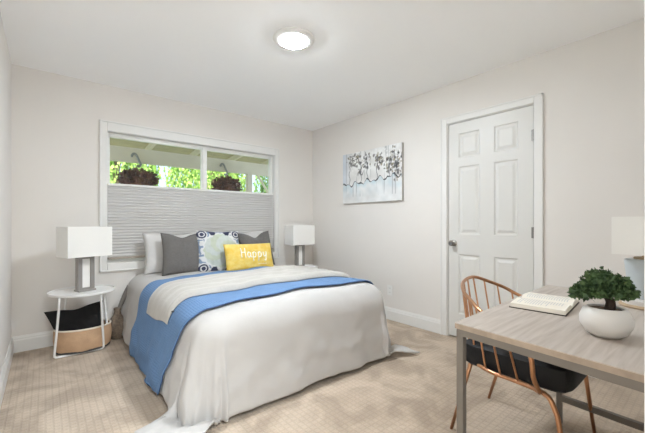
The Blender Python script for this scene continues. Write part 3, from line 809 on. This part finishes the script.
# ------------------------------------------------------------------ desk
DC = [(1.113, .608), (2.17, .632), (2.165, .085), (1.068, .085)]     # corners of the desk top
DZT = .75
dk = thing('desk', 'whitewashed wood desk with taupe steel frame at the right', 'desk', (1.63, .35, 0))
def quadprism(bm, pts, z0, z1):
    A = [bm.verts.new((x, y, z0)) for x, y in pts]; B = [bm.verts.new((x, y, z1)) for x, y in pts]
    n_ = len(pts); bm.faces.new(A[::-1]); bm.faces.new(B)
    for k in range(n_): bm.faces.new((A[k], A[(k+1) % n_], B[(k+1) % n_], B[k]))
b = NB(); quadprism(b, DC, DZT-.003, DZT); obj('desktop', b, M['desk_wood'], dk)
b = NB(); quadprism(b, DC, DZT-.020, DZT-.003); o = obj('desktop_edge', b, M['desk_edge'], dk); o['label'] = 'tan wood edge under the desk surface'
TW = .025
def bar(p, q, z0, z1, w=TW):
    bm = NB(); p = Vector((p[0], p[1])); q = Vector((q[0], q[1])); d = (q-p).normalized(); n_ = Vector((-d.y, d.x))*w/2
    quadprism(bm, [tuple(p-n_), tuple(q-n_), tuple(q+n_), tuple(p+n_)], z0, z1); return bm
cx0, cy0 = 1.62, .35
IN = [(x+(.016 if x < 1.5 else -.016), y+(.016 if y < .3 else -.016)) for x, y in DC]
LEGP = list(IN); LEGP[1] = (2.172, .574)
for i in range(4):
    p, q = Vector(IN[i]), Vector(IN[(i+1) % 4]); d = (q-p).normalized()
    obj('apron_rail', bar(p+d*.0130, q-d*.0130, .706, .7295), M['desk_metal'], dk)
for (x, y) in LEGP:
    b = NB(); box(b, x-.0125, x+.0125, y-.0125, y+.0125, 0, .7295, .002); obj('leg', b, M['desk_metal'], dk)
for (i, j) in ((1, 2), (3, 0)):
    p, q = Vector(LEGP[i]), Vector(LEGP[j]); d = (q-p).normalized()
    obj('stretcher', bar(p+d*.0130, q-d*.0130, .125, .155), M['desk_metal'], dk)

# open book
bo = thing('open_book', 'open book with cream pages lying on the desk', 'book', (1.645, .485, DZT))
rot = Matrix.Rotation(math.radians(5), 4, 'Z')
def bookpt(x, y, z): v = rot @ Vector((x, y, z)); return Vector((1.640+v.x, .485+v.y, DZT+v.z))
b = NB(); bw, bh = .150, .098
vsx = [bookpt(x, y, z) for z in (.0005, .004) for x, y in ((-bw, -bh), (bw, -bh), (bw, bh), (-bw, bh))]
V_ = [b.verts.new(p) for p in vsx]; b.faces.new(V_[:4][::-1]); b.faces.new(V_[4:])
for k in range(4): b.faces.new((V_[k], V_[(k+1) % 4], V_[4+(k+1) % 4], V_[4+k]))
obj('cover', b, M['cover_dark'], bo)
for s in (-1, 1):
    b = NB(); m_ = 16
    topz = lambda t: .006+.020*math.sin(min(1, t*3.2)*PI/2)*(1-.30*t**2.2)
    def pg(u, v, s=s): return bookpt(s*(.001+(bw-.006)*u), (-bh+.004)+(2*bh-.008)*v, topz(u))
    T = grid(b, m_, 6, pg); Bq = grid(b, m_, 6, lambda u, v, s=s: bookpt(s*(.001+(bw-.004)*u), (-bh+.004)+(2*bh-.008)*v, .0042))
    for e1, e2 in ((T[0], Bq[0]), (T[-1], Bq[-1]), ([r[0] for r in T], [r[0] for r in Bq]), ([r[-1] for r in T], [r[-1] for r in Bq])):
        for i in range(len(e1)-1): b.faces.new((e1[i], e1[i+1], e2[i+1], e2[i]))
    o = obj('page_block', b, M['paper'], bo, smooth='auto')
    b = NB(); rl = random.Random(9+s)
    for ln in range(17):
        y_ = bh-.022-ln*.0092; 
        ua, ub = .16, rl.choice((.86, .84, .88, .62))
        for k in range(8):
            u0, u1 = ua+(ub-ua)*k/8, ua+(ub-ua)*(k+1)/8
            pts = [bookpt(s*(.001+(bw-.006)*uu), yy, topz(uu)+.0005) for uu, yy in ((u0, y_), (u1, y_), (u1, y_-.003), (u0, y_-.003))]
            b.faces.new([b.verts.new(p) for p in pts])
    obj('print_lines', b, M['ink'], o)

# bonsai
PX, PY = 1.345, .233
bn = thing('bonsai', 'small bonsai tree in a white rounded bowl on the desk', 'plant', (PX, PY, DZT))
b = NB(); lathe(b, [(0, 0), (.034, 0), (.052, .012), (.066, .036), (.067, .056), (.058, .080), (.047, .090), (.043, .088), (.045, .078), (0, .076)], (PX, PY, DZT), 48); obj('bowl', b, M['white_ceramic'], bn, smooth='auto')
b = NB(); grid(b, 20, 20, lambda u, v: (PX+.044*(2*u-1)*math.sqrt(1-(2*v-1)**2/2), PY+.044*(2*v-1)*math.sqrt(1-(2*u-1)**2/2), DZT+.082+.003*noise.noise(Vector((u*12, v*12, 0)))))
obj('gravel', b, M['soil'], bn, smooth=True)
b = NB()
def T3(dr, df, z): # offsets right / away as seen from the doorway
    f_ = Vector((math.sin(math.radians(80)), math.cos(math.radians(80)), 0)); r_ = Vector((f_.y, -f_.x, 0))
    return Vector((PX, PY, DZT+z*.96+.004))+r_*dr*.84+f_*df*.9
tube(b, catmull([T3(.010, 0, .074), T3(.014, 0, .105), T3(.004, 0, .125), T3(-.004, 0, .150), T3(-.012, 0, .185)], 6), .015, 10, r_end=.005)
for e in (T3(-.055, -.01, .135), T3(.05, .01, .145), T3(.02, .02, .165), T3(-.03, .02, .16)):
    tube(b, catmull([T3(.004, 0, .118), (T3(0, 0, .14)+e)/2, e], 5), .006, 7, r_end=.002)
obj('trunk', b, M['bark'], bn, smooth=True)
b = NB(); rb = random.Random(3)
pads = [(-.060, -.005, .132, .040, .018), (-.030, .0, .142, .045, .020), (.005, -.01, .140, .045, .020), (.040, .0, .142, .040, .020), (.064, .01, .140, .028, .016), (-.075, .0, .120, .024, .013),
        (-.005, .025, .150, .05, .022), (-.025, .0, .172, .042, .020), (.010, .0, .176, .042, .020), (.038, .0, .166, .032, .018), (-.012, .005, .196, .024, .015), (-.03, -.01, .186, .022, .013), (.05, .0, .178, .02, .012), (-.045, -.01, .158, .028, .016)]
for dr, df, z, R_, hh in pads:
    c_ = T3(dr, df, z)
    for _ in range(int(330*R_/.04)):
        a = rb.uniform(0, 2*PI); r = math.sqrt(rb.uniform(0, 1)); u_ = rb.uniform(-1, 1)*math.sqrt(1-r*r*.9)
        p = c_+Vector((R_*r*math.cos(a), R_*r*math.sin(a), hh*u_))
        leaf(b, p, rb.uniform(.006, .012)*(1.9 if rb.random() < .25 else 1), -.3, rb)
obj('foliage', b, M['bonsai'], bn)

# desk lamp at the frame's edge
lx, ly = 1.925, .205
dl = thing('table_lamp', 'pale blue-grey ceramic lamp with white shade on the desk', 'lamp', (lx, ly, DZT))
b = NB(); lathe(b, [(0, 0), (.082, 0), (.085, .006), (.080, .013), (0, .013)], (lx, ly, DZT), 40); o = obj('base_disc', b, M['light_wood'], dl, smooth='auto'); o['label'] = 'pale wooden base disc'
b = NB(); lathe(b, [(0, .013), (.073, .013), (.075, .03), (.060, .037), (0, .037)], (lx, ly, DZT), 40); obj('plinth', b, M['white_ceramic'], dl, smooth='auto')
b = NB(); lathe(b, [(0, .037), (.048, .037), (.051, .06), (.060, .13), (.066, .192), (.062, .200), (0, .200)], (lx, ly, DZT), 40); obj('body', b, M['lamp_ceramic'], dl, smooth='auto')
b = NB(); lathe(b, [(0, .2), (.036, .2), (.036, .208), (.010, .210), (.008, .26), (0, .26)], (lx, ly, DZT), 24); obj('cap', b, M['light_wood'], dl, smooth='auto')
b = NB(); lathe(b, [(.010, .26), (.022, .28), (.026, .30), (.016, .33), (0, .34)], (lx, ly, DZT), 16); obj('bulb', b, M['white_ceramic'], dl, smooth=True)
b = NB(); z0_, z1_ = DZT+.222, DZT+.378; hx_, hy_ = .10, .092; th = .003
box(b, lx-hx_, lx+hx_, ly-hy_, ly-hy_+th, z0_, z1_); box(b, lx-hx_, lx+hx_, ly+hy_-th, ly+hy_, z0_, z1_)
box(b, lx-hx_, lx-hx_+th, ly-hy_+th, ly+hy_-th, z0_, z1_); box(b, lx+hx_-th, lx+hx_, ly-hy_+th, ly+hy_-th, z0_, z1_)
box(b, lx-hx_+th, lx+hx_-th, ly-.003, ly+.003, z0_+.03, z0_+.036)
obj('lamp_shade', b, M['shade'], dl)

# ------------------------------------------------------------------ copper chair
ch = thing('chair', 'copper wire spindle-back chair with black seat tucked under the desk', 'chair', (1.80, .63, 0))
rail = [(1.455, .470, .50), (1.440, .475, .585), (1.437, .505, .628), (1.447, .58, .660), (1.489, .694, .710), (1.563, .776, .733), (1.635, .845, .751), (1.756, .914, .768), (1.894, .955, .776), (2.01, .962, .770), (2.094, .916, .739), (2.165, .858, .703), (2.185, .779, .664), (2.19, .66, .635), (2.185, .57, .60), (2.165, .53, .565), (2.14, .52, .50)]
ring_ = [(1.500, .462, .430), (1.521, .50, .430), (1.530, .58, .430), (1.536, .66, .430), (1.565, .73, .430), (1.625, .80, .430), (1.73, .855, .430), (1.85, .875, .430), (1.97, .850, .430), (2.05, .785, .430), (2.09, .69, .430), (2.10, .58, .430), (2.10, .50, .430)]
rl_ = catmull([(1.500, .462, .430)]+rail+[(2.10, .50, .430)], 6)
b = NB(); tube(b, rl_, .0095, 10); obj('back_rail', b, M['copper'], ch, smooth=True)
rg = catmull(ring_, 6)
b = NB(); tube(b, rg, .0085, 10); obj('seat_ring', b, M['copper'], ch, smooth=True)
def along(L__, f):
    ln = [0]
    for p, q in zip(L__, L__[1:]): ln.append(ln[-1]+(q-p).length)
    t = f*ln[-1]
    for i in range(len(ln)-1):
        if ln[i+1] >= t: return L__[i].lerp(L__[i+1], (t-ln[i])/max(1e-9, ln[i+1]-ln[i]))
    return L__[-1]
nsp = 14
for k in range(nsp):
    f = (k+1)/(nsp+1)
    p0 = along(rg, .02+.96*f); p1 = along(rl_, .115+.77*f)
    b = NB(); tube(b, [p0, p1], .0048, 8); obj('spindle', b, M['copper'], ch, smooth='auto')
for top, foot in (((1.618, .793, .43), (1.665, .93, 0)), ((2.045, .79, .43), (2.135, .94, 0)), ((2.085, .452, .43), (2.195, .425, 0))):
    b = NB(); m_ = Vector(top).lerp(Vector(foot), .5)
    tube(b, [top, m_, foot], .0105, 10, r_end=.0085); obj('leg', b, M['copper'], ch, smooth=True)
b = NB(); tube(b, catmull([(1.535, .56, .43), (1.518, .452, .424), (1.506, .415, .385), (1.498, .393, .30), (1.484, .36, .0)], 8), .0105, 10, r_end=.009); obj('leg', b, M['copper'], ch, smooth=True)
# seat: rounded-square padded shell
b = NB(); seg = 56
def seatr(a):
    c_, s_ = math.cos(a), math.sin(a); n_ = 9.0
    return 1/((abs(c_)**n_+abs(s_)**n_)**(1/n_))
sc_ = (1.828, .606)
rings = []
for r, z in ((0, .418), (.95, .418), (.99, .428), (1.0, .475), (.98, .510), (.88, .528), (.5, .520), (0, .512)):
    rings.append([b.verts.new((sc_[0]+.266*r*seatr(2*PI*k/seg)*math.cos(2*PI*k/seg), sc_[1]+.228*r*seatr(2*PI*k/seg)*math.sin(2*PI*k/seg), z)) for k in range(seg)])
for A, B in zip(rings, rings[1:]):
    for k in range(seg): b.faces.new((A[k], A[(k+1) % seg], B[(k+1) % seg], B[k]))
bmesh.ops.remove_doubles(b, verts=b.verts[:], dist=1e-5)
obj('seat', b, M['black_seat'], ch, smooth='auto')
